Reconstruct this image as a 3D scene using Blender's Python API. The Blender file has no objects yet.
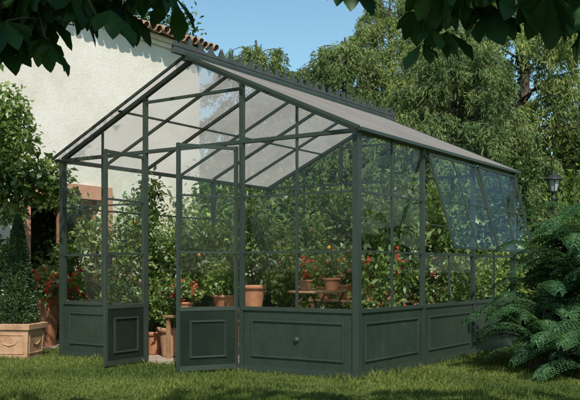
import bpy, math, numpy as np
from mathutils import Vector, Matrix
rng=np.random.default_rng(7)
FW=np.array([-.5585,.8295]); RT=np.array([.8295,.5585]); CAM=np.array([3.877,-6.861])
def site(lat,dep,z=0.0):
    p=CAM+FW*dep+RT*lat; return np.array([p[0],p[1],z])
scene=bpy.context.scene
# ---------------------------------------------------------------- materials
def newmat(name):
    m=bpy.data.materials.new(name); m.use_nodes=True
    nt=m.node_tree; nt.nodes.clear()
    out=nt.nodes.new('ShaderNodeOutputMaterial')
    return m,nt,out
def N(nt,t,**k):
    n=nt.nodes.new(t)
    for a,b in k.items():
        if a in n.inputs: n.inputs[a].default_value=b
        else: setattr(n,a,b)
    return n
def c4(c): return (c[0],c[1],c[2],1)
def ramp(nt,fac,stops):
    r=nt.nodes.new('ShaderNodeValToRGB'); e=r.color_ramp.elements
    while len(e)<len(stops): e.new(.5)
    for i,(p,c) in enumerate(stops): e[i].position=p; e[i].color=c4(c)
    nt.links.new(fac,r.inputs[0]); return r.outputs[0]
def noise(nt,scale,detail=4,rough=.6,coord='Object'):
    tc=nt.nodes.new('ShaderNodeTexCoord'); n=nt.nodes.new('ShaderNodeTexNoise')
    n.inputs['Scale'].default_value=scale; n.inputs['Detail'].default_value=detail; n.inputs['Roughness'].default_value=rough
    nt.links.new(tc.outputs[coord],n.inputs['Vector']); return n.outputs[0]
def mixc(nt,f,a,b,mode='MIX'):
    m=nt.nodes.new('ShaderNodeMix'); m.data_type='RGBA'; m.blend_type=mode
    for s,v in ((0,f),(6,a),(7,b)):
        if hasattr(v,'is_linked'): nt.links.new(v,m.inputs[s])
        else: m.inputs[s].default_value=v if s==0 else c4(v)
    return m.outputs[2]
TONE={}
def leafmat(name,dark,mid,light,transl=.3,gloss=.04,nscale=1.2):
    m,nt,out=newmat(name); TONE[name]=nscale
    g=nt.nodes.new('ShaderNodeNewGeometry')
    col=ramp(nt,g.outputs['Random Per Island'],[(0,dark),(.5,mid),(1,light)])
    at=nt.nodes.new('ShaderNodeAttribute'); at.attribute_name='tone'
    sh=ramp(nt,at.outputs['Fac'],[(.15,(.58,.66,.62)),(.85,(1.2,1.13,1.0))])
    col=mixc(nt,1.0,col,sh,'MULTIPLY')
    p=N(nt,'ShaderNodeBsdfDiffuse'); nt.links.new(col,p.inputs[0])
    res=p
    if transl>0:
        t=N(nt,'ShaderNodeBsdfTranslucent')
        tcol=mixc(nt,1.0,col,(1.6,1.6,.8),'MULTIPLY'); nt.links.new(tcol,t.inputs[0])
        mx=N(nt,'ShaderNodeMixShader'); mx.inputs[0].default_value=transl
        nt.links.new(p.outputs[0],mx.inputs[1]); nt.links.new(t.outputs[0],mx.inputs[2]); res=mx
    if gloss>0:
        gs=N(nt,'ShaderNodeBsdfGlossy',Roughness=.42,Color=(.9,.95,1,1))
        m2=N(nt,'ShaderNodeMixShader'); m2.inputs[0].default_value=gloss
        nt.links.new(res.outputs[0],m2.inputs[1]); nt.links.new(gs.outputs[0],m2.inputs[2]); res=m2
    nt.links.new(res.outputs[0],out.inputs[0])
    return m
def solid(name,c1,c2,scale=6,rough=.6,bump=.0,bscale=40,spec=.4,metal=0,grime=None):
    m,nt,out=newmat(name)
    col=ramp(nt,noise(nt,scale,5),[(.3,c1),(.7,c2)])
    if grime:
        n2=noise(nt,grime[0],6,.7); gm=ramp(nt,n2,[(.42,(1,1,1)),(.72,grime[1])]); col=mixc(nt,1.,col,gm,'MULTIPLY')
    p=N(nt,'ShaderNodeBsdfPrincipled',Roughness=rough,Metallic=metal); nt.links.new(col,p.inputs['Base Color'])
    p.inputs['Specular IOR Level'].default_value=spec
    if bump:
        b=N(nt,'ShaderNodeBump',Strength=bump,Distance=.02); nt.links.new(noise(nt,bscale,5),b.inputs['Height']); nt.links.new(b.outputs[0],p.inputs['Normal'])
    nt.links.new(p.outputs[0],out.inputs[0]); return m
M={}
M['frame']=solid('green_painted_metal',(.026,.039,.030),(.037,.052,.040),3,.45,.05,60)
M['panel']=solid('green_panel_paint',(.018,.031,.022),(.030,.047,.034),1.6,.42,.06,22,grime=(9,(1.35,1.3,1.2)))
M['crest']=solid('ridge_metal',(.045,.05,.05),(.075,.08,.075),5,.5)
M['bark']=solid('bark',(.05,.035,.025),(.13,.10,.075),9,.9,.8,30)
M['terra']=solid('terracotta',(.36,.13,.065),(.50,.24,.13),7,.85,.2,50,grime=(5,(.75,.8,.82)))
M['terra2']=solid('pale_terracotta',(.42,.22,.12),(.55,.34,.21),5,.85,.25,50,grime=(7,(.65,.68,.7)))
M['soil']=solid('soil',(.03,.02,.015),(.06,.04,.03),20,.95,.6)
M['plaster']=solid('white_plaster',(.74,.67,.57),(.84,.79,.71),.9,.92,.3,22,grime=(2.2,(.86,.84,.80)))
M['salmon']=solid('salmon_plaster',(.5,.24,.15),(.6,.33,.22),3,.85,.2)
M['wood']=solid('wood',(.22,.12,.06),(.36,.21,.11),9,.6,.2)
M['paving']=solid('paving_stone',(.28,.22,.17),(.42,.35,.28),4,.85,.3)
M['tile']=solid('roof_tile',(.26,.15,.10),(.45,.32,.24),5,.85,.3,30,grime=(8,(.6,.62,.6)))
M['iron']=solid('dark_iron',(.02,.022,.022),(.035,.037,.035),5,.5)
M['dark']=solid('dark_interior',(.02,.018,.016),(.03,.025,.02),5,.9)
M['lampglass']=solid('frosted_lamp_glass',(.35,.38,.36),(.45,.48,.45),5,.2)
def glassmat():
    m,nt,out=newmat('clear_glass')
    f=N(nt,'ShaderNodeLayerWeight',Blend=.5)
    pw=N(nt,'ShaderNodeMath',operation='POWER'); nt.links.new(f.outputs['Facing'],pw.inputs[0]); pw.inputs[1].default_value=5
    mu=N(nt,'ShaderNodeMath',operation='MULTIPLY_ADD'); nt.links.new(pw.outputs[0],mu.inputs[0]); mu.inputs[1].default_value=.6; mu.inputs[2].default_value=.022
    t=N(nt,'ShaderNodeBsdfTransparent',Color=(.96,.98,.965,1)); g=N(nt,'ShaderNodeBsdfGlossy',Roughness=.02,Color=(.9,.95,.95,1))
    mx=N(nt,'ShaderNodeMixShader'); nt.links.new(mu.outputs[0],mx.inputs[0]); nt.links.new(t.outputs[0],mx.inputs[1]); nt.links.new(g.outputs[0],mx.inputs[2])
    nt.links.new(mx.outputs[0],out.inputs[0]); return m
M['glass']=glassmat()
def roofglass():
    m,nt,out=newmat('frosted_roof_glazing')
    col=ramp(nt,noise(nt,1.6,5),[(.3,(.70,.61,.57)),(.7,(.86,.79,.76))])
    d=N(nt,'ShaderNodeBsdfDiffuse'); nt.links.new(col,d.inputs[0])
    tl=N(nt,'ShaderNodeBsdfTranslucent'); nt.links.new(col,tl.inputs[0])
    a=N(nt,'ShaderNodeMixShader'); a.inputs[0].default_value=.62
    nt.links.new(d.outputs[0],a.inputs[1]); nt.links.new(tl.outputs[0],a.inputs[2])
    t=N(nt,'ShaderNodeBsdfTransparent',Color=(.97,.97,.97,1))
    b=N(nt,'ShaderNodeMixShader'); b.inputs[0].default_value=.60
    nt.links.new(t.outputs[0],b.inputs[1]); nt.links.new(a.outputs[0],b.inputs[2]); nt.links.new(b.outputs[0],out.inputs[0]); return m
M['roof']=roofglass()
def groundmat():
    m,nt,out=newmat('lawn')
    n1=noise(nt,.5,3); n2=noise(nt,25,5,.7)
    a=ramp(nt,n2,[(.3,(.06,.085,.025)),(.7,(.13,.165,.055))]); b=ramp(nt,n1,[(.35,(.8,.85,.75)),(.65,(1.1,1.05,1))])
    col=mixc(nt,1.,a,b,'MULTIPLY')
    p=N(nt,'ShaderNodeBsdfDiffuse'); nt.links.new(col,p.inputs[0])
    nt.links.new(p.outputs[0],out.inputs[0]); return m
M['lawn']=groundmat()
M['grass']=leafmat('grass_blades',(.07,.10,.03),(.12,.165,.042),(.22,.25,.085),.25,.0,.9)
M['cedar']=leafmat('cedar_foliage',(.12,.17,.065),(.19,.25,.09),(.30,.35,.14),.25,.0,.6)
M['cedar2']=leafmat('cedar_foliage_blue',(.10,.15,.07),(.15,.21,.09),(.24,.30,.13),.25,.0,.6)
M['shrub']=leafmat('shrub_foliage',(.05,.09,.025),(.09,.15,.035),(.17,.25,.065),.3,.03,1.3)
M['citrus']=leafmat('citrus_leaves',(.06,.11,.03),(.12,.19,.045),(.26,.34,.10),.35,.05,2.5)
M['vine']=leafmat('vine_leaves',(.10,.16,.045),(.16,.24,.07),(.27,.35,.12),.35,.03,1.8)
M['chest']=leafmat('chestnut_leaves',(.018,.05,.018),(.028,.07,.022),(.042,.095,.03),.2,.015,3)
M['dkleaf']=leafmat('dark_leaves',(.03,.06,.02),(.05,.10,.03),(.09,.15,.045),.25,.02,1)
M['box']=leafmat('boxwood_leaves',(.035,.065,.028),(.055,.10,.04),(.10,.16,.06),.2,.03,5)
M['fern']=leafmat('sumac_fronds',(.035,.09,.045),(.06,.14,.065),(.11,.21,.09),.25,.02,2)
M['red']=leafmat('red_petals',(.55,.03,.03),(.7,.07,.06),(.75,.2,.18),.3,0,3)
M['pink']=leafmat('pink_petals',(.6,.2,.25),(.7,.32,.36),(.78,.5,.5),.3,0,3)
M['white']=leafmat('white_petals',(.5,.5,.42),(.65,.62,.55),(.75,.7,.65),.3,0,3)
M['orange']=solid('orange_fruit',(.75,.25,.02),(.85,.35,.04),8,.4)
# ---------------------------------------------------------------- mesh helpers
def np_mesh(name,V,F,mat,smooth=False):
    V=np.asarray(V,dtype=np.float32); F=np.asarray(F,dtype=np.int32)
    me=bpy.data.meshes.new(name); nf,k=F.shape
    me.vertices.add(len(V)); me.vertices.foreach_set('co',V.ravel())
    me.loops.add(nf*k); me.loops.foreach_set('vertex_index',F.ravel())
    me.polygons.add(nf); me.polygons.foreach_set('loop_start',np.arange(0,nf*k,k,dtype=np.int32))
    me.update(calc_edges=True); me.validate()
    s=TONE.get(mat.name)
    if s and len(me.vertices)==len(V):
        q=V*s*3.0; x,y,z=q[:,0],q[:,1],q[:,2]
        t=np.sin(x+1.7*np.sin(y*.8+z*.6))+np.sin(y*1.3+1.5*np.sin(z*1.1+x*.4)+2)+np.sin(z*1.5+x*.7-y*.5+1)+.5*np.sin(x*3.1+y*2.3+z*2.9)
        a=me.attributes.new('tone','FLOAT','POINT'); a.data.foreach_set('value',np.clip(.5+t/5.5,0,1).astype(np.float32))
    me.materials.append(mat); return me
def obj(name,me,parent=None):
    o=bpy.data.objects.new(name,me); scene.collection.objects.link(o)
    if parent is not None:
        o.parent=parent; o.matrix_parent_inverse=Matrix.Translation(-Vector(parent.location))
    return o
def empty(name,loc=(0,0,0)):
    e=bpy.data.objects.new(name,None); e.location=tuple(float(a) for a in loc); e.empty_display_size=.3
    scene.collection.objects.link(e); return e
class MB:
    def __init__(s): s.v=[]; s.f=[]; s.sm=[]
    def add(s,v,f,sm=False):
        o=len(s.v); s.v+= [tuple(map(float,p)) for p in v]; s.f+=[tuple(i+o for i in q) for q in f]; s.sm+=[sm]*len(f)
    def box(s,a,b):
        x0,y0,z0=a; x1,y1,z1=b
        s.add([(x0,y0,z0),(x1,y0,z0),(x1,y1,z0),(x0,y1,z0),(x0,y0,z1),(x1,y0,z1),(x1,y1,z1),(x0,y1,z1)],
              [(0,3,2,1),(4,5,6,7),(0,1,5,4),(1,2,6,5),(2,3,7,6),(3,0,4,7)])
    def bar(s,p,q,w,h,up=(0,0,1)):
        p=Vector(p); q=Vector(q); d=(q-p).normalized(); up=Vector(up)
        if abs(d.dot(up))>.98: up=Vector((0,1,0))
        sd=d.cross(up).normalized(); u=sd.cross(d).normalized()
        vs=[]
        for c in (p,q):
            for a,b in ((-1,-1),(1,-1),(1,1),(-1,1)): vs.append(c+sd*(a*w/2)+u*(b*h/2))
        s.add(vs,[(0,3,2,1),(4,5,6,7),(0,1,5,4),(1,2,6,5),(2,3,7,6),(3,0,4,7)])
    def quad(s,a,b,c,d): s.add([a,b,c,d],[(0,1,2,3)])
    def lathe(s,c,prof,n=24):
        vs=[];fs=[]
        for r,z in prof:
            for i in range(n):
                t=2*math.pi*i/n; vs.append((c[0]+r*math.cos(t),c[1]+r*math.sin(t),c[2]+z))
        for j in range(len(prof)-1):
            for i in range(n): fs.append((j*n+i,j*n+(i+1)%n,(j+1)*n+(i+1)%n,(j+1)*n+i))
        s.add(vs,fs,True)
    def tube(s,pts,rad,n=8):
        pts=[Vector(tuple(map(float,p))) for p in pts]; vs=[];fs=[]
        for j,p in enumerate(pts):
            d=(pts[min(j+1,len(pts)-1)]-pts[max(j-1,0)]).normalized()
            a=d.orthogonal().normalized() if abs(d.z)<.9 else Vector((1,0,0)); b=d.cross(a).normalized(); a=b.cross(d)
            for i in range(n):
                t=2*math.pi*i/n; vs.append(p+(a*math.cos(t)+b*math.sin(t))*rad[j])
        for j in range(len(pts)-1):
            for i in range(n): fs.append((j*n+i,j*n+(i+1)%n,(j+1)*n+(i+1)%n,(j+1)*n+i))
        s.add(vs,fs,True)
    def done(s,name,mat,parent=None,bevel=0):
        me=bpy.data.meshes.new(name); me.from_pydata(s.v,[],s.f); me.materials.append(mat)
        me.polygons.foreach_set('use_smooth',s.sm); me.update()
        o=obj(name,me,parent)
        if bevel:
            b=o.modifiers.new('bevel','BEVEL'); b.width=bevel; b.segments=2; b.limit_method='ANGLE'
        return o
def unit(a): return a/np.maximum(np.linalg.norm(a,axis=1,keepdims=True),1e-6)
def rnd(n): return unit(rng.normal(size=(n,3)))
def leaves(P,D,Nn,L,W):
    n=len(P); S=unit(np.cross(D,Nn)); U=np.cross(S,D)
    L=np.broadcast_to(np.asarray(L,float).reshape(-1,1),(n,1)); W=np.broadcast_to(np.asarray(W,float).reshape(-1,1),(n,1))
    V=np.stack([P,P+D*L*.45+S*W*.5+U*W*.15,P+D*L-U*L*.08,P+D*L*.45-S*W*.5+U*W*.15],1).reshape(-1,3)
    return V,np.arange(4*n).reshape(n,4)
def cloud(blobs,ncl,nper,cs,shell=.55):
    B=np.array(blobs,float); w=(B[:,3]*B[:,4]*B[:,5])**.67; w/=w.sum()
    k=rng.choice(len(B),ncl,p=w); d=rnd(ncl); r=shell+(1-shell)*rng.random((ncl,1))**.7
    r*=1+.12*rng.normal(size=(ncl,1))
    C=B[k,:3]+d*r*B[k,3:6]
    out=np.repeat(d,nper,0); P=np.repeat(C,nper,0)+rng.normal(size=(ncl*nper,3))*cs
    return P,out
def foliage(name,blobs,ncl,nper,cs,L,W,mat,parent=None,shell=.55,droop=.3,zmin=.02,xmax=None):
    P,out=cloud(blobs,ncl,nper,cs,shell); k=P[:,2]>zmin
    if xmax is not None: k&=(P[:,0]<xmax)&(P[:,1]>.1)
    P=P[k]; out=out[k]; n=len(P)
    D=unit(out*.5+rnd(n)*.9+np.array([0,0,-droop])); Nn=unit(out*.4+rnd(n)*.6+np.array([0,0,.6]))
    s=rng.uniform(.6,1.25,n)
    V,F=leaves(P,D,Nn,L*s,W*s); return obj(name,np_mesh(name,V,F,mat),parent)
def trunk(mb,base,top,r0,r1,wob=.08,n=7):
    b=np.array(base,float); t=np.array(top,float); pts=[];rr=[]
    for i in range(n):
        u=i/(n-1); p=b+(t-b)*u+rng.normal(size=3)*wob*math.sin(math.pi*u)*np.array([1,1,.3]); pts.append(p); rr.append(r0+(r1-r0)*u**.8)
    rr[0]*=1.25; mb.tube(pts,rr)
def tree(name,base,fork,blobs,r,mat,ncl,nper,cs,L,W,shell=.5,droop=.3):
    e=empty(name,base); mb=MB(); trunk(mb,base,fork,r,r*.65)
    for b in blobs: trunk(mb,fork,(b[0],b[1],b[2]+b[5]*.4),r*.45,r*.08,.12)
    mb.done('trunk_and_limbs',M['bark'],e); foliage('crown',blobs,ncl,nper,cs,L,W,mat,e,shell,droop); return e
# ---------------------------------------------------------------- ground
mb=MB(); mb.quad((-300,-300,0),(300,-300,0),(300,300,0),(-300,300,0)); mb.done('lawn_ground',M['lawn'])
n=210000
dep=rng.uniform(5.4,17,n); dep=5.4+(dep-5.4)**1.4/(11.6**.4); lat=rng.uniform(-.48,.48,n)*dep*.9
P=CAM+np.outer(dep,FW)+np.outer(lat,RT)
k=~((P[:,0]>-4.02)&(P[:,0]<.05)&(P[:,1]>-.05)&(P[:,1]<4.3)) & (P[:,0]>-4.9)
P=P[k]; n=len(P); P3=np.column_stack([P,np.full(n,-.003)])
tuft=.55+.9*np.clip(.5+.5*np.sin(P[:,0]*7+np.sin(P[:,1]*5)*2)*np.sin(P[:,1]*8+P[:,0]*3)+.35*np.sin(P[:,0]*1.9+P[:,1]*2.7),0,1.2)
near=np.minimum(np.abs(P[:,1]+.05)+5*(P[:,0]>.1),np.abs(P[:,0]-.05)+5*(P[:,1]<-.1)); tuft*=1+.7*(near<.09)
D=unit(rnd(n)*.65+np.array([0,0,1.])); Nn=rnd(n)
V,F=leaves(P3,D,Nn,rng.uniform(.02,.05,n)*tuft,rng.uniform(.005,.009,n)); obj('grass',np_mesh('grass',V,F,M['grass']))
mb=MB(); mb.quad((-3.98,0,.006),(0,0,.006),(0,4.2,.006),(-3.98,4.2,.006)); mb.done('greenhouse_floor',M['paving'])
mb=MB()
for i in range(5):
    for j in range(30):
        x=-6.48+i*.34; y=-4+j*.45
        mb.box((x,y,.0),(x+.33,y+.44,.03+.004*rng.random()))
mb.done('terrace_paving',M['paving'])
# ---------------------------------------------------------------- greenhouse
W_,L_,H,R,BP=3.97,4.2,2.3,.9,.63
G=empty('greenhouse',(-W_/2,L_/2,0))
fr=MB(); pn=MB(); gl=MB(); md=MB()
bars=[BP+(H-BP)/3,BP+2*(H-BP)/3]
def zr(x): return H+R*(1-abs(x+W_/2)/(W_/2))
def panel(p,q,outn,z0=.05,z1=BP-.02):
    p=Vector(p);q=Vector(q);o=Vector(outn); d=(q-p).normalized()
    zc=(z0+z1)/2; c=Vector((0,0,1))
    pn.bar(p+c*zc,q+c*zc,.018,z1-z0)
    a=p+d*.11+o*.014; b=q-d*.11+o*.014; za=z0+.11; zb=z1-.10
    for z in (za,zb): md.bar(a+c*z,b+c*z,.020,.016)
    for e in (a,b): md.bar(e+c*(za-.008),e+c*(zb+.008),.0162,.0202)
mods=[0,-.6617,-1.3233,-2.6467,-3.3083,-W_]
for yy,on in ((0,-1),(L_,1)):
    for i,x in enumerate(mods):
        main=i in (0,2,3,5); s=.062 if i in(0,5) else (.044 if main else .022)
        top=H if i in (0,5) else (zr(x) if main else H)
        z0=0 if main else BP
        fr.bar((x,yy,z0),(x,yy,top-.01),s,s)
    segs=[(0,-1.3233),(-2.6467,-W_)] + ([(-1.3233,-2.6467)] if on==1 else [])
    for a,b in segs:
        fr.bar((a,yy,BP),(b,yy,BP),.05,.036); fr.bar((a,yy,.03),(b,yy,.03),.053,.06)
        for z in bars: fr.bar((a,yy,z),(b,yy,z),.019,.019)
        panel((a-.03,yy,0),(b+.03,yy,0),(0,on,0))
        gl.quad((a,yy,BP),(b,yy,BP),(b,yy,H),(a,yy,H))
    fr.bar((0,yy,H),(-W_,yy,H),.048,.036)
    fr.bar((-1.3233,yy,zr(-1.3233)-.06),(-2.6467,yy,zr(-2.6467)-.06),.032,.028)
    for sgn in (0,1):
        x=0 if sgn==0 else -W_
        fr.bar((x,yy,H+.01),(-W_/2,yy,H+R+.01),.046,.044)
    fr.bar((-.6617,yy,H),(-.6617,yy,zr(-.6617)-.01),.0215,.0215); fr.bar((-3.3083,yy,H),(-3.3083,yy,zr(-.6617)-.01),.0215,.0215)
    gl.add([(0,yy,H),(-W_,yy,H),(-W_/2,yy,H+R)],[(0,1,2)])
for xx,on in ((0,1),(-W_,-1)):
    for k in range(3):
        y0,y1=1.4*k,1.4*(k+1)
        if k: fr.bar((xx,y0,0),(xx,y0,H),.046,.046)
        fr.bar((xx,y0,BP),(xx,y1,BP),.049,.035); fr.bar((xx,y0,.03),(xx,y1,.03),.052,.061)
        panel((xx,y0+.03,0),(xx,y1-.03,0),(on,0,0))
        ym=(y0+y1)/2
        openwin = on==1 and k>0
        if openwin:
            fr.bar((xx,y0,bars[0]),(xx,y1,bars[0]),.027,.027)
            fr.bar((xx,ym,BP),(xx,ym,bars[0]),.021,.021)
            gl.quad((xx,y0,BP),(xx,y1,BP),(xx,y1,bars[0]),(xx,y0,bars[0]))
            off=.30 if k==1 else .24
            T0=Vector((xx+.045,y0+.06,H-.06)); T1=Vector((xx+.045,y1-.06,H-.06))
            B0=Vector((xx+.045+off,y0+.06,bars[0]+.06)); B1=Vector((xx+.045+off,y1-.06,bars[0]+.06))
            for a,b in ((T0,T1),(B0,B1),(T0,B0),(T1,B1)): fr.bar(a,b,.023,.025,(1,0,0))
            for a,b in (((T0+T1)/2,(B0+B1)/2),((T0+B0)/2,(T1+B1)/2)): fr.bar(a,b,.016,.016,(1,0,0))
            gl.quad(T0,T1,B1,B0)
            for y in (y0+.08,y1-.08): fr.bar((xx,y,bars[0]+.32),(xx+off*.8,y,bars[0]+.28),.012,.012)
        else:
            fr.bar((xx,ym,BP),(xx,ym,H),.0215,.0215)
            for z in bars: fr.bar((xx,y0,z),(xx,y1,z),.0195,.0195)
            gl.quad((xx,y0,BP),(xx,y1,BP),(xx,y1,H),(xx,y0,H))
    fr.bar((xx,0,H),(xx,L_,H),.056,.040)
    fr.bar((xx+on*.06,-.06,H+.0),(xx+on*.06,L_+.06,H+.0),.055,.030)
rf=MB()
for sgn in (0,1):
    def sp(u,y,dz=.035):
        x=(u*(-W_/2)) if sgn==0 else (-W_+u*W_/2)
        return (x,y,H+R*u+dz)
    rf.quad(sp(-.035,-.1,.05),sp(1,-.1,.05),sp(1,L_+.1,.05),sp(-.035,L_+.1,.05))
    for i in range(1,6):
        y=L_*i/6
        fr.bar(sp(-.0,y,.025),sp(1,y,.025),.028 if i%2==0 else .018,.036)
    for y in (-.1,L_+.1): fr.bar(sp(-.04,y,.045),sp(1,y,.045),.020,.028)
    fr.bar(sp(.5,-.08,.02),sp(.5,L_+.08,.02),.02,.022)
fr.bar((-W_/2,-.12,H+R+.03),(-W_/2,L_+.12,H+R+.03),.06,.08)
rf.done('roof_glazing',M['roof'],G)
fr.done('frame',M['frame'],G); pn.done('base_panels',M['panel'],G); md.done('panel_mouldings',M['frame'],G,.004)
v=MB(); v.lathe((0,0,0),[(0,.022),(.02,.022),(.025,.016),(.032,.0)],20)
vo=v.done('round_vent',M['frame'],G); vo.matrix_parent_inverse=Matrix.Translation(-Vector(G.location)); vo.location=(-.66,-.012,.34); vo.rotation_euler=(math.radians(90),0,0)
cr=MB(); y0=-.30; y1=L_+.45; nt_=28; st=(y1-y0)/nt_; zb=H+R+.06
for i in range(nt_):
    a=y0+i*st; x=-W_/2
    for dx in (-.012,.012):
        pts=[(x+dx,a,zb),(x+dx,a+st,zb),(x+dx,a+st,zb+.07),(x+dx,a+st*.72,zb+.10),(x+dx,a+st*.5,zb+.185),(x+dx,a+st*.28,zb+.10),(x+dx,a,zb+.07)]
        cr.add(pts,[tuple(range(7))])
cr.bar((-W_/2,y0,zb),(-W_/2,y1,zb),.05,.05); cr.bar((-W_/2,y0,zb+.055),(-W_/2,y1,zb+.055),.035,.015)
cr.done('ridge_cresting',M['crest'],G)
gl.done('glass_panes',M['glass'],G)
def door(name,hinge,d,outn):
    global fr,pn,gl,md
    fr=MB();pn=MB();gl=MB();md=MB()
    h=Vector(hinge); d=Vector(d).normalized(); w=.645; e=h+d*w; up=Vector((0,0,1)); T=2.25
    D=empty('x'); D.name=name; D.parent=G; D.matrix_parent_inverse=Matrix.Translation(-Vector(G.location))
    for p in (h+d*.02,e-d*.02): fr.bar(p+up*.03,p+up*T,.033,.033)
    for z,t in ((.05,.05),(BP,.038),(T-.02,.033),(bars[0],.019),(bars[1],.019)): fr.bar(h+up*z,e+up*z,.029,t)
    panel(h+d*.03,e-d*.03,outn); o=Vector(outn)
    panel(h+d*.03,e-d*.03,-o)
    gl.quad(h+up*BP,e+up*BP,e+up*T,h+up*T)
    hd=MB(); hd.bar(e-d*.03+up*1.02-o*.04,e-d*.03+up*1.16-o*.04,.018,.018); hd.bar(e-d*.03+up*1.09-o*.05,e-d*.03+up*1.09+o*.05,.014,.014)
    for b,nm,mt in ((fr,'door_frame','frame'),(pn,'door_panel','panel'),(md,'door_moulding','frame'),(gl,'door_glass','glass'),(hd,'handle','iron')):
        ob=b.done(nm,M[mt]); ob.parent=D
a=math.radians(60); door('right_door_leaf',(-1.35,-.035,0),(-math.cos(a),-math.sin(a),0),(math.sin(a),-math.cos(a),0))
a=math.radians(86); door('left_door_leaf',(-2.62,-.035,0),(math.cos(a),-math.sin(a),0),(-math.sin(a),-math.cos(a),0))
# ---------------------------------------------------------------- pots & plants
def pot(parent,c,r,h,mat='terra'):
    m=MB(); m.lathe(c,[(0,0),(r*.68,0),(r*.7,.01),(r*.92,h*.8),(r*.93,h*.82),(r*1.04,h*.83),(r*1.06,h*.98),(r,h),(r*.9,h),(r*.88,h*.9),(r*.88,h*.86)],28); m.done('pot',M[mat],parent)
    s=MB(); s.lathe(c,[(0,h*.88),(r*.9,h*.87)],20); s.done('soil',M['soil'],parent)
def flowers(parent,blobs,n,mat,size=.03):
    P,out=cloud(blobs,n,9,size*.6,.9); m=len(P)
    V,F=leaves(P,unit(out+rnd(m)),unit(out+rnd(m)*.4),size,size*.8); obj('blooms',np_mesh('blooms',V,F,M[mat]),parent)
def potplant(name,c,r,h,blobs,mat='citrus',ncl=120,nper=12,cs=.05,L=.075,W=.035,potmat='terra',fruit=0,bloom=None,stem=True,xmax=None):
    c=np.array(c,float); e=empty(name,c); pot(e,c,r,h,potmat)
    B=[(c[0]+b[0],c[1]+b[1],c[2]+h+b[2],b[3],b[4],b[5]) for b in blobs]
    m=MB()
    for b in B: trunk(m,c+np.array([0,0,h*.85]),(b[0],b[1],b[2]+b[5]*.3),.018 if stem else .01,.005,.02)
    m.done('stems',M['bark'],e)
    foliage('leaves',B,ncl,nper,cs,L,W,M[mat],e,.35,.2,xmax=xmax)
    if fruit:
        P,_=cloud(B,fruit,1,.01,.8); f=MB()
        for p in P: f.lathe(p,[(0.001,-.024),(.016,-.019),(.024,0),(.016,.019),(.001,.024)],10)
        f.done('fruit',M['orange'],e)
    if bloom: flowers(e,B,bloom[1],bloom[0],bloom[2])
    return e
IX=-.05
for i,(x,y,r,hh,cr_) in enumerate([(-.55,2.0,.19,1.5,.40),(-.6,3.2,.2,1.55,.46),(-1.35,3.6,.2,1.45,.48),(-2.2,3.6,.2,1.6,.48),(-3.1,3.5,.2,1.4,.48),(-3.4,2.7,.2,1.5,.45),(-3.4,1.8,.19,1.35,.42),(-2.3,2.5,.18,1.15,.4),(-3.45,.9,.18,1.25,.36)]):
    ph=r*1.6
    B=[(0,0,hh-ph-.1,cr_*.8,cr_*.8,.42)]+[(rng.normal()*.2,rng.normal()*.2,hh-ph-.1+rng.normal()*.3,cr_*.5,cr_*.5,.32) for _ in range(4)]
    potplant('citrus_tree',(x,y,.01),r,ph,B,mat='vine' if i%3==1 else 'citrus',ncl=int(330*cr_/.45),nper=8,cs=.05,L=.085,W=.042,fruit=3,xmax=IX,bloom=(('white','pink')[i%2],7,.03))
tc=site(.31,9.6)
e=empty('garden_table',tc); m=MB()
m.lathe((tc[0],tc[1],.755),[(0,0),(.33,0),(.34,.006),(.34,.02),(.335,.026),(0,.026)],32); m.done('table_top',M['wood'],e)
m=MB()
for s in (-1,1):
    for t in (-.2,.2):
        m.bar((tc[0]+s*.22,tc[1]+t,0),(tc[0]-s*.22,tc[1]+t,.75),.016,.016)
m.bar((tc[0]-.22,tc[1]-.2,.05),(tc[0]-.22,tc[1]+.2,.05),.012,.012); m.bar((tc[0]+.22,tc[1]-.2,.05),(tc[0]+.22,tc[1]+.2,.05),.012,.012)
m.done('folding_legs',M['iron'],e)
potplant('orange_tree',site(.47,9.6,.782),.10,.14,[(0,0,.2,.13,.13,.13)],ncl=60,nper=9,cs=.025,L=.05,W=.025,fruit=7)
potplant('potted_flower',site(.17,9.55,.782),.085,.12,[(0,0,.13,.11,.11,.1)],ncl=40,nper=9,cs=.02,L=.04,W=.025,bloom=('red',16,.026))
def bench(c,lx,ly,h):
    e=empty('plant_bench',c); m=MB()
    k=5
    for i in range(k): 
        y=c[1]-ly/2+(i+.5)*ly/k; m.box((c[0]-lx/2,y-ly/k*.42,h-.025),(c[0]+lx/2,y+ly/k*.42,h))
    for sx in (-1,1):
        for sy in (-1,1): m.box((c[0]+sx*(lx/2-.05)-.02,c[1]+sy*(ly/2-.05)-.02,0),(c[0]+sx*(lx/2-.05)+.02,c[1]+sy*(ly/2-.05)+.02,h-.027))
    m.done('slats_and_legs',M['wood'],e,.004)
bench((-2.05,1.05,0),1.0,.5,.56)
potplant('bowl_plant',(-2.3,.98,.563),.17,.16,[(0,0,.2,.26,.26,.18)],ncl=90,nper=9,cs=.04,L=.08,W=.03,mat='vine')
potplant('potted_shrub',(-1.93,1.0,.563),.15,.28,[(0,0,.35,.24,.24,.3),(.05,0,.75,.2,.2,.3)],ncl=130,nper=9,cs=.04,L=.08,W=.035,bloom=('white',14,.03))
bench(tuple(site(-1.2,9.7)),.4,.3,.498)
potplant('geranium',site(-1.2,9.7,.5),.1,.15,[(0,0,.12,.16,.16,.12)],ncl=60,nper=8,cs=.03,L=.05,W=.04,bloom=('red',26,.028))
potplant('potted_shrub',site(-1.63,10.2,.01),.13,.27,[(0,0,.3,.22,.22,.3)],ncl=110,nper=9,cs=.04,L=.07,W=.03)
potplant('potted_shrub',site(-1.38,9.95,.01),.16,.34,[(0,0,.3,.2,.2,.28)],ncl=90,nper=9,cs=.04,L=.07,W=.03,potmat='terra2')
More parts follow.
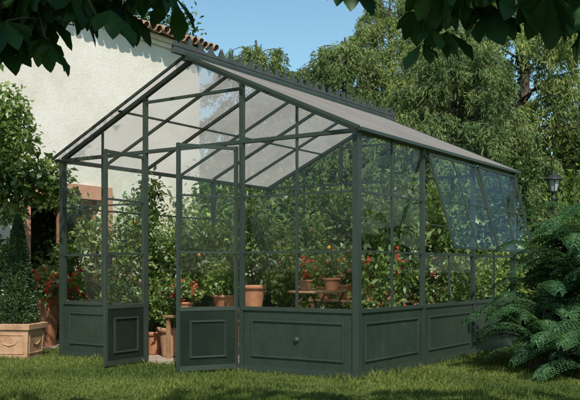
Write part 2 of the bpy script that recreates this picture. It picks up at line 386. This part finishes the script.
potplant('geranium',site(-1.5,10.9,.01),.13,.25,[(0,0,.4,.22,.22,.25)],ncl=90,nper=9,cs=.04,L=.06,W=.04,bloom=('red',24,.03))
for (x,y,bm) in [(-.45,1.25,'red'),(-.5,2.7,'pink'),(-.55,3.8,None),(-1.8,3.1,'red'),(-2.75,3.2,'pink'),(-1.15,2.6,'red'),(-3.3,.45,'pink')]:
    potplant('potted_shrub',(x,y,.01),.15,.27,[(0,0,.35,.28,.28,.35),(rng.normal()*.1,rng.normal()*.1,.7,.22,.22,.25)],mat=rng.choice(['citrus','vine','shrub']),ncl=130,nper=9,cs=.05,L=.08,W=.035,xmax=IX,bloom=(bm,20,.03) if bm else None)
bench((-1.1,2.0,0),1.2,.4,.66)
for i,(dx,rr) in enumerate([(-.45,.10),(-.15,.12),(.15,.09),(.42,.11)]):
    potplant('geranium' if i%2 else 'potted_flower',(-1.1+dx,1.95,.662),rr,rr*1.5,[(0,0,.14,.15,.15,.13)],ncl=45,nper=8,cs=.03,L=.05,W=.035,mat='vine',bloom=(('red','pink')[i%2],18,.026))
# ---------------------------------------------------------------- topiary planter
def sqplanter(parent,c,w,h,ang,mat='terra2'):
    m=MB()
    def ring(s,z): return [(sx*s/2,sy*s/2,z) for sx,sy in ((-1,-1),(1,-1),(1,1),(-1,1))]
    lv=[(w*.84,0),(w*.94,h*.82),(w*1.02,h*.83),(w*1.04,h*.98),(w*.9,h),(w*.88,h*.85)]
    vs=[];fs=[]
    for s,z in lv: vs+=ring(s,z)
    for j in range(len(lv)-1):
        for i in range(4): fs.append((j*4+i,j*4+(i+1)%4,(j+1)*4+(i+1)%4,(j+1)*4+i))
    m.add(vs,fs)
    for k in range(4):
        cc,ss=math.cos(k*math.pi/2),math.sin(k*math.pi/2)
        def rot(p): return (p[0]*cc-p[1]*ss,p[0]*ss+p[1]*cc,p[2])
        def f(u,z): return rot((u*w,-(w*.42+(w*.05)*(z/(h*.82)))-.002,z))
        for a,b in ((f(-.34,h*.15),f(.34,h*.15)),(f(-.36,h*.68),f(.36,h*.68)),(f(-.34,h*.15),f(-.36,h*.68)),(f(.34,h*.15),f(.36,h*.68))): m.bar(a,b,.010,.010)
        m.tube([f(-.22,h*.52),f(-.14,h*.42),f(0,h*.37),f(.14,h*.42),f(.22,h*.52)],[.004,.008,.011,.008,.004],6)
    ca,sa=math.cos(ang),math.sin(ang)
    m.v=[(x*ca-y*sa+c[0],x*sa+y*ca+c[1],z+c[2]) for x,y,z in m.v]
    m.done('planter_box',M[mat],parent,.003)
    s=MB(); s.lathe(c,[(0,h*.88),(w*.45,h*.87)],4); s.done('soil',M['soil'],parent)
c=site(-3.17,9.95); e=empty('conical_topiary',c); sqplanter(e,c,.5,.40,.45)
m=MB(); trunk(m,c+[0,0,.34],c+[0,0,1.5],.025,.008,.01); m.done('stem',M['bark'],e)
n=15000; u=1-rng.random(n)**.75
hgt=.40+u*1.27; rad=.215*(1-u)**.75*(.86+.14*rng.random(n))*(1+.05*np.sin(u*40)+.09*rng.normal(size=n)); th=rng.random(n)*6.283
P=np.column_stack([c[0]+rad*np.cos(th),c[1]+rad*np.sin(th),hgt]); out=np.column_stack([np.cos(th),np.sin(th),np.full(n,.3)])
V,F=leaves(P,unit(out+rnd(n)*.9+np.array([0,0,.5])),unit(out+rnd(n)*.5),rng.uniform(.02,.038,n),.018); obj('leaves',np_mesh('leaves',V,F,M['box']),e)
potplant('geranium',site(-3.22,11.1,.02),.24,.66,[(0,0,.12,.36,.36,.2)],mat='vine',ncl=150,nper=9,cs=.04,L=.06,W=.05,bloom=('red',60,.034),stem=False)
potplant('geranium',site(-2.75,11.6,.02),.2,.5,[(0,0,.2,.3,.3,.3)],mat='vine',ncl=120,nper=9,cs=.04,L=.06,W=.05,bloom=('red',50,.032),stem=False)
potplant('potted_shrub',site(-3.75,10.9,.02),.2,.4,[(0,0,.5,.33,.33,.5)],mat='shrub',ncl=190,nper=9,cs=.05,L=.08,W=.04)
# ---------------------------------------------------------------- house
hs=empty('white_house',(-6.5,1,0)); X=-6.5; m=MB()
yA,yB=-5,5.5; oy0,oy1,oz=1.55,3.0,2.15
m.box((X-6,yA,0),(X,oy0,5.2)); m.box((X-6,oy1,0),(X,yB,5.2)); m.box((X-.35,oy0,oz),(X,oy1,5.2)); m.done('walls',M['plaster'],hs)
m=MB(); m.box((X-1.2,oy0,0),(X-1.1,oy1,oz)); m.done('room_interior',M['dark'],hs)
m=MB(); m.box((X+.002,oy0-.22,0),(X+.05,oy0,oz+.22)); m.box((X+.002,oy1,0),(X+.05,oy1+.22,oz+.22)); m.box((X+.002,oy0,oz),(X+.05,oy1,oz+.22)); m.done('door_surround',M['salmon'],hs)
m=MB()
for y in (oy0+.04,(oy0+oy1)/2-.03,(oy0+oy1)/2+.05,oy1-.04): m.box((X-.15,y-.035,.03),(X-.1,y+.035,oz))
for z in (.08,.8,oz-.05): m.box((X-.148,oy0,z-.04),(X-.102,oy1,z+.04))
m.done('garden_door',M['wood'],hs)
m=MB(); ex=X+.25
m.add([(ex,yA-.3,5.18),(ex,yB+.3,5.18),(X-3,yB+.3,6.2),(X-3,yA-.3,6.2)],[(0,1,2,3)])
m.add([(X-6.45,yA-.3,5.18),(X-6.45,yB+.3,5.18),(X-3,yB+.3,6.2),(X-3,yA-.3,6.2)],[(0,3,2,1)])
m.add([(X,yB,5.2),(X-6,yB,5.2),(X-3,yB,6.18)],[(0,1,2)])
y=yA-.2
while y<yB+.3:
    j=rng.normal()*.012
    m.tube([(ex+.04+j,y,5.17+j*.5),(X-1.0,y,5.17+1.29*.309+.02)],[.066,.06],8); y+=.155
m.done('tiled_roof',M['tile'],hs)
m=MB(); m.box((X+.001,yA,4.98),(X+.05,yB,5.06)); m.box((X+.001,yA,5.062),(X+.12,yB,5.13)); m.done('eaves_cornice',M['plaster'],hs)
m=MB(); m.box((X-2.4,3.2,5.4),(X-1.7,3.8,6.9)); m.box((X-2.47,3.13,6.9),(X-1.63,3.87,7.0)); m.done('chimney',M['tile'],hs)
# ---------------------------------------------------------------- cedars
def cedar_mesh(Hh,Rr,seed,mat,nl=85):
    g=np.random.default_rng(seed); tb=MB(); trunk(tb,(0,0,0),(.2,.1,Hh),.28,.03,.15,9)
    Ps=[];Ds=[]
    for i in range(nl):
        t=.10+.88*((i+.5)/nl)**.9; az=i*2.4+g.normal()*.3; ln=Rr*((1-t)**.6)*g.uniform(.65,1.12)+.25
        d=np.array([math.cos(az),math.sin(az)]); sd=np.array([-d[1],d[0]]); z0=t*Hh
        rise=g.uniform(.05,.35)*ln; s=np.linspace(0,1,8)
        path=np.column_stack([d[0]*ln*s,d[1]*ln*s,z0+rise*np.sin(s*2.2)-.30*ln*s**2.2])
        tb.tube(path[::2],[.045*(1-t)+.015,.03*(1-t)+.012,.015,.006],5)
        nb=int(6+ln*4.6)
        for b in range(nb):
            sb=g.uniform(.15,1)**.8; k=min(int(sb*7),6); f=sb*7-k; p=path[k]*(1-f)+path[k+1]*f
            bl=g.uniform(.3,.9)*(.35+.5*ln/Rr)*min(1,1.3-sb*.6); side=g.choice([-1,1]); ad=d*g.uniform(.3,.9)+sd*side; ad/=np.linalg.norm(ad)
            for q in np.linspace(.1,1,7):
                sp_=p+np.array([ad[0]*bl*q,ad[1]*bl*q,-.28*bl*q*q])
                hl=g.uniform(.15,.85)*(1-.3*q); kk=int(4+hl*10)
                r=np.sort(g.random(kk)); off=g.normal(size=(kk,3))*.03
                Ps.append(sp_+np.column_stack([ad[0]*.12*r,ad[1]*.12*r,-hl*r])+off)
                Ds.append(np.tile(np.array([ad[0]*.4,ad[1]*.4,-.7]),(kk,1))+g.normal(size=(kk,3))*.42)
    P=np.concatenate(Ps); D=unit(np.concatenate(Ds)); n=len(P)
    V,F=leaves(P,D,unit(g.normal(size=(n,3))+np.array([0,0,.4])),g.uniform(.10,.22,n),g.uniform(.024,.042,n))
    fm=np_mesh('cedar_foliage',V,F,mat); o=tb.done('cedar_trunk',M['bark']); tm=o.data; bpy.data.objects.remove(o)
    print('cedar leaves',n); return fm,tm
cA=cedar_mesh(12,5.2,3,M['cedar'],105); cB=cedar_mesh(8,4.4,5,M['cedar2'],85)
def cedar(ms,lat,dep,s,rz):
    e=empty('cedar_tree',site(lat,dep)); e.scale=(s,s,s); e.rotation_euler=(0,0,rz)
    for nm,me in (('crown',ms[0]),('trunk_and_limbs',ms[1])):
        o=bpy.data.objects.new(nm,me); scene.collection.objects.link(o); o.parent=e
cedar(cA,5.6,21,.92,.4); cedar(cB,1.3,22,.88,1); cedar(cA,10.0,22,.85,2.2); cedar(cB,3.4,17.5,.76,3); cedar(cB,-.9,25,.96,4.4); cedar(cB,7.9,17.5,.78,5); cedar(cA,3.1,26,.80,1.9)
# ---------------------------------------------------------------- shrubs, hedges, trees behind
def hedge(name,pts,ncl,mat,L=.11,W=.06,nper=12,cs=.13):
    B=[]
    for (la,de,h,r) in pts:
        p=site(la,de); B+=[(p[0],p[1],h*.45,r,r,h*.52),(p[0]+rng.normal()*.3*r,p[1]+rng.normal()*.3*r,h*.8,r*.6,r*.6,h*.28)]
    e=empty(name,(B[0][0],B[0][1],0)); m=MB()
    for b in B[::2]:
        for _ in range(3): trunk(m,(b[0],b[1],0),(b[0]+rng.normal()*.3,b[1]+rng.normal()*.3,b[2]+b[5]*.6),.04,.01,.06)
    m.done('stems',M['bark'],e); foliage('foliage',B,ncl,nper,cs,L,W,mat,e,.45,.3)
hedge('garden_shrubs',[(-5+i*.95,16.2+rng.normal()*.5,2.1+rng.random()*.8,1.0) for i in range(13)],2300,M['shrub'],.14,.08)
hedge('garden_shrubs',[(-4+i*1.3,19+rng.normal()*.5,3.0+rng.random()*1.0,1.3) for i in range(11)],1600,M['dkleaf'],.22,.13,10)
hedge('flowering_shrub',[(3.1,13.6,1.3,.6),(4.0,14.2,1.6,.7),(5.0,13.8,1.5,.7)],650,M['vine'],.09,.045)
hedge('garden_shrubs',[(-4.2,14.3,1.5,.6),(-2.9,14.6,2.2,.7),(-1.8,15,2.1,.7),(-.8,14.8,2.4,.8)],900,M['vine'],.10,.055)
hedge('garden_shrubs',[(-2.85,12.4,1.75,.38),(-2.3,12.9,2.0,.42),(-3.3,12.2,1.3,.3)],520,M['citrus'],.09,.045,12,.08)
b=site(3.75,14.8); tree('bay_tree',b,b+[0,0,1.0],[(b[0],b[1],1.9,.45,.45,.9),(b[0]+.1,b[1],2.5,.35,.35,.5)],.06,M['dkleaf'],330,12,.08,.09,.04)
pts=[]
for i in range(26):
    p=site(-26+i*2.2,38+rng.normal()*2); h=4.5+rng.random()*2; pts.append((p[0],p[1],h*.5,2.2,2.2,h*.55))
e=empty('distant_trees',site(0,38)); foliage('foliage',pts,2200,10,.45,.5,.36,M['dkleaf'],e,.6)
m=MB()
for b_ in pts: trunk(m,(b_[0],b_[1],0),(b_[0],b_[1],b_[2]+1),.2,.06,.1)
m.done('trunks',M['bark'],e)
b=site(-4.6,26); tree('garden_tree',b,b+[0,0,5],[(b[0],b[1],7.9,1.6,1.6,1.2),(b[0]-1.5,b[1]-1,8.6,1.3,1.3,1.1)],.25,M['dkleaf'],500,12,.22,.2,.11)
b=site(-4.6,10.8)
def bl(la,de,z,r,rz=None): p=site(la,de); return (p[0],p[1],z,r,r,rz or r*.8)
tree('climbing_vine',b,b+[0,0,1.7],[bl(-3.55,10.9,2.6,.36),bl(-3.25,11.1,2.2,.32),bl(-3.8,10.8,2.2,.45),bl(-3.8,11,3.0,.4),bl(-3.0,11.2,2.0,.2),bl(-4.4,10.9,2.6,.6),bl(-3.6,10.9,1.85,.28)],.07,M['vine'],560,12,.07,.10,.06,.3)
b=site(-5.2,8.0)
tree('shade_tree',b,b+[0,0,2.6],[bl(-3.1,8,3.5,.4,.28),bl(-2.6,8.1,3.75,.35,.25),bl(-2.1,8.2,3.95,.35,.2),bl(-3.5,8,3.3,.35,.28),bl(-2.9,8,3.25,.25,.2),bl(-4,8,3.9,.9),bl(-3,8,4.6,.8),bl(-5,8,4,1.1)],.12,M['dkleaf'],800,12,.09,.10,.06,.3)
# ---------------------------------------------------------------- street lamp
c=site(4.72,15.3); e=empty('street_lamp',c); m=MB()
m.lathe(c,[(.0,0),(.10,0),(.10,.08),(.06,.14),(.05,.5),(.035,.56),(.028,2.25),(.045,2.28),(.045,2.31),(.025,2.34),(.025,2.38),(.07,2.41),(.07,2.43),(0,2.43)],16)
m.lathe(c,[(.15,2.62),(.175,2.625),(.16,2.65),(.07,2.71),(.02,2.73),(.02,2.76),(.01,2.79),(0,2.8)],6); m.lathe(c,[(.0,2.62),(.17,2.619)],6)
for i in range(6):
    t=2*math.pi*i/6; m.bar((c[0]+.07*math.cos(t),c[1]+.07*math.sin(t),2.42),(c[0]+.125*math.cos(t),c[1]+.125*math.sin(t),2.625),.010,.010)
m.done('post_and_lantern_frame',M['iron'],e)
m=MB(); m.lathe(c,[(.062,2.43),(.115,2.618)],6); m.done('lantern_glass',M['lampglass'],e)
# ---------------------------------------------------------------- sumac bush
def frond(base,az,ln,lift,Ps,Ds,Ns,Ls,mb):
    d=np.array([math.cos(az),math.sin(az),0]); k=18; s=np.linspace(0,1,k)
    path=base+np.outer(s*ln*.9,d)+np.column_stack([0*s,0*s,ln*(lift*s-(lift*.5+.28)*s**2.2)])
    mb.tube(path[::4],[.005,.004,.003,.0025,.002],4)
    side=np.array([-d[1],d[0],0])
    for i in range(2,k):
        tg=path[i]-path[i-1]; tg/=np.linalg.norm(tg); pl=.27*ln*math.sin(math.pi*(.14+.82*s[i]))**.8
        for sg in (-1,1):
            pd=side*sg*.8+tg*.5+np.array([0,0,-.14]); pd/=np.linalg.norm(pd); up=np.cross(tg,side)
            m_=7; q=(np.arange(m_)+.2)/m_
            pp=path[i]+np.outer(q*pl,pd)+np.column_stack([0*q,0*q,-.05*q*q])
            sd=np.cross(pd,up)
            for sg2 in (-1,1):
                Ps.append(pp); Ds.append(np.tile(pd*.85+sd*sg2*.5,(m_,1))+rng.normal(size=(m_,3))*.1); Ns.append(np.tile(up,(m_,1))+rng.normal(size=(m_,3))*.15); Ls.append(.050*(1-.4*q)*ln/.7)
def fernbush(lat,dep,hmax,nf,name='sumac_shrub'):
    c=site(lat,dep); e=empty(name,c); Ps=[];Ds=[];Ns=[];Ls=[];mb=MB()
    ns=5
    for j in range(ns):
        top=c+np.array([rng.normal()*.2,rng.normal()*.2,hmax*(.2+.7*j/(ns-1))]); trunk(mb,c+np.array([rng.normal()*.06,rng.normal()*.06,0]),top,.02,.012,.03)
        a0=rng.random()*6.28
        for i in range(nf//ns):
            u=rng.random(); b_=c+(top-c)*(.65+.35*u); frond(b_,a0+i*2.4+rng.normal()*.2,rng.uniform(.5,.82),rng.uniform(.4,1.3),Ps,Ds,Ns,Ls,mb)
    P=np.concatenate(Ps);D=unit(np.concatenate(Ds));Nn=unit(np.concatenate(Ns));L=np.concatenate(Ls)
    k=P[:,2]>.01
    V,F=leaves(P[k],D[k],Nn[k],L[k],L[k]*.36); obj('fronds',np_mesh('fronds',V,F,M['fern']),e); mb.done('stems',M['bark'],e)
fernbush(2.5,8.7,.8,45); fernbush(2.9,8.5,1.45,65); fernbush(3.35,9.0,1.85,60); fernbush(3.0,9.4,1.7,50); fernbush(3.4,8.2,1.2,50); fernbush(2.75,8.0,.45,30)
# ---------------------------------------------------------------- horse chestnut overhead
def obov(P,D,Nn,L,W):
    n=len(P); S=unit(np.cross(D,Nn)); U=np.cross(S,D); L=L.reshape(-1,1); W=W.reshape(-1,1)
    ts=[0,.16,.32,.46,.60,.72,.83,.93,1.0]; ws=[.02,.2,.45,.7,.92,1.0,.82,.4,.0]
    bend=rng.uniform(-.08,.08,(n,1)); rows=[]
    for j,(t,w) in enumerate(zip(ts,ws)):
        cpt=P+D*L*t-U*L*.25*t*t+S*L*bend*t*t; e=S*W*.5*w*(1+(.06 if j%2 else -.05)); l=U*W*(.16 if j%2 else .10)*w
        rows+= [cpt-e+l,cpt,cpt+e+l]
    V=np.stack(rows,1).reshape(-1,3); f=[]
    K=len(ts)
    for j in range(K-1):
        for i in range(2): f.append((j*3+i,j*3+i+1,j*3+i+4,j*3+i+3))
    F=(np.arange(n)[:,None,None]*3*K+np.array(f)[None]).reshape(-1,4); return V,F
def palmate(hubs,size):
    Ps=[];Ds=[];Ns=[];Ls=[]
    for h in hubs:
        az=rng.random()*6.283; tilt=rng.uniform(-.4,.4); ax=np.array([math.cos(az),math.sin(az),-.35+tilt*.5]); ax/=np.linalg.norm(ax)
        up=np.array([rng.normal()*.3,rng.normal()*.3,1.]); sd=np.cross(ax,up); sd/=np.linalg.norm(sd); up=np.cross(sd,ax)
        s=size*rng.uniform(.7,1.2); nn=rng.choice([5,7,7])
        for k in range(nn):
            a=(k-(nn-1)/2)*(2.5/(nn-1)*1.6); f=1-.38*abs(k-(nn-1)/2)/((nn-1)/2)
            d=ax*math.cos(a)+sd*math.sin(a)+np.array([0,0,-.6]); d/=np.linalg.norm(d)
            Ps.append(h);Ds.append(d);Ns.append(up+rng.normal(size=3)*.2);Ls.append(s*f)
    P=np.array(Ps);D=np.array(Ds);Nn=unit(np.array(Ns));L=np.array(Ls); return obov(P,D,Nn,L,L*.42)
tb=site(-2.6,-1.8); e=empty('horse_chestnut_tree',tb); m=MB(); fk=site(-1.9,-.8,3.4)
trunk(m,tb,fk,.28,.2,.05)
hubs=[]
def limb(ctrl,r0,r1):
    pts=[site(*c) for c in ctrl]; m.tube([np.array(p) for p in pts],list(np.linspace(r0,r1,len(pts))),8); return pts
limb([(-1.9,-.8,3.4),(-1.9,1,3.7),(-1.6,2.4,3.3),(-1.25,3.3,2.7)],.13,.03)
limb([(-1.9,-.8,3.4),(-.5,.6,4.2),(.7,2.2,3.7),(1.1,3.2,2.8)],.13,.03)
limb([(-1.9,-.8,3.4),(-1.2,-.3,5.2),(.3,.2,6.6)],.13,.05)
limb([(-1.9,-.8,3.4),(-2.8,-1.3,5.2),(-3.3,-1,6.6)],.12,.05)
def hang(start,lat,z,d,nleaf,spread):
    a=site(*start); b=site(lat,d,z); mid=(a+b)/2+np.array([0,0,.18]); ts=np.linspace(0,1,7)
    pts=[(1-t)**2*a+2*t*(1-t)*mid+t*t*b for t in ts]; m.tube(pts,list(np.linspace(.012,.003,7)),5)
    for i in range(nleaf):
        t=rng.uniform(.45,1) if i else 1.; p=(1-t)**2*a+2*t*(1-t)*mid+t*t*b
        h=p+rng.normal(size=3)*spread*np.array([1,1,.6]); m.tube([p,(p+h)/2+np.array([0,0,.01]),h],[.003,.0025,.002],4); hubs.append(h)
Ls_=(-1.25,3.3,2.7); Rs_=(1.1,3.2,2.8)
for (la,z,d) in [(-1.19,2.05,3.7),(-1.03,1.99,3.6),(-.96,2.10,3.8),(-.80,2.05,3.6),(-.75,2.23,3.9),(-1.05,2.24,3.9),(-1.3,2.33,4.1),(-.96,2.38,4.2),(-1.38,2.12,3.8),(-.66,2.30,3.8),(-.49,2.32,3.7),(-1.14,2.15,3.6),(-.88,2.18,3.7),(-1.24,1.97,3.7)]:
    hang(Ls_,la,z,d,8,.09)
for (la,z,d) in [(.55,2.03,3.5),(.63,2.12,3.6),(.50,2.20,3.6),(.78,2.16,3.7),(.91,2.17,3.6),(1.05,2.12,3.6),(1.15,2.08,3.5),(1.31,2.12,3.6),(1.16,2.28,3.8),(.87,2.33,3.9),(1.3,2.08,3.7),(.45,2.30,3.8),(.62,2.05,3.6),(1.0,2.09,3.5),(.72,2.22,3.6)]:
    hang(Rs_,la,z,d,7,.085)
B=[]  # unseen upper crown, placed out of view to shade the hanging leaves
for (la,de,z,r) in [(-1,.0,5.6,1.4),(.6,.0,6.2,1.4),(-2.5,-.5,6,1.5),(1.8,.6,5.4,1.1),(-.5,-1.9,7,1.6),(-3,-1.4,7.2,1.6),(-2.4,1.6,4.6,.9),(1.6,2.4,4.2,.8),(.6,1.6,4.6,.8),(2.4,2.0,4.6,.8)]:
    p=site(la,de); B.append((p[0],p[1],z,r,r,r*.6)); m.tube([fk,(fk+np.array([p[0],p[1],z]))/2+[0,0,.3],np.array([p[0],p[1],z])],[.08,.05,.02],6)
m.done('trunk_and_limbs',M['bark'],e)
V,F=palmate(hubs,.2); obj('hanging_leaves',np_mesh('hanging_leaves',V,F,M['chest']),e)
P,_=cloud(B,800,2,.15,.4); V,F=palmate(list(P),.24); obj('unseen_crown_leaves',np_mesh('unseen_crown_leaves',V,F,M['chest']),e)
# ---------------------------------------------------------------- light
el=math.radians(47); hz=np.array([.68,-.733]); sv=Vector((hz[0]*math.cos(el),hz[1]*math.cos(el),math.sin(el)))
w=bpy.data.worlds.new('World'); scene.world=w; w.use_nodes=True; nt=w.node_tree; bg=nt.nodes['Background']
sk=nt.nodes.new('ShaderNodeTexSky'); sk.sky_type='NISHITA'; sk.sun_disc=False; sk.sun_elevation=el; sk.sun_rotation=math.atan2(hz[0],hz[1]); sk.air_density=1.0; sk.dust_density=.6; sk.ozone_density=1.6
tint=mixc(nt,1.0,sk.outputs[0],(.92,1.10,1.0),'MULTIPLY')
nt.links.new(tint,bg.inputs[0]); bg.inputs[1].default_value=.15
ld=bpy.data.lights.new('sun','SUN'); ld.energy=5.0; ld.angle=math.radians(.5); ld.color=(1,.95,.86); lo=bpy.data.objects.new('sun',ld); scene.collection.objects.link(lo); lo.rotation_euler=sv.to_track_quat('Z','Y').to_euler(); lo.location=(0,-10,20)
# ---------------------------------------------------------------- camera
cd=bpy.data.cameras.new('camera'); cam=bpy.data.objects.new('camera',cd); scene.collection.objects.link(cam); scene.camera=cam
cam.location=(CAM[0],CAM[1],1.012); cam.rotation_euler=(math.radians(90),0,math.atan2(.5585,.8295)); cd.sensor_width=36; cd.lens=854/580*36; cd.shift_y=70/580; cd.clip_end=1000; cd.clip_start=.05
scene.view_settings.view_transform='Standard'; scene.view_settings.look='None'; scene.view_settings.exposure=0
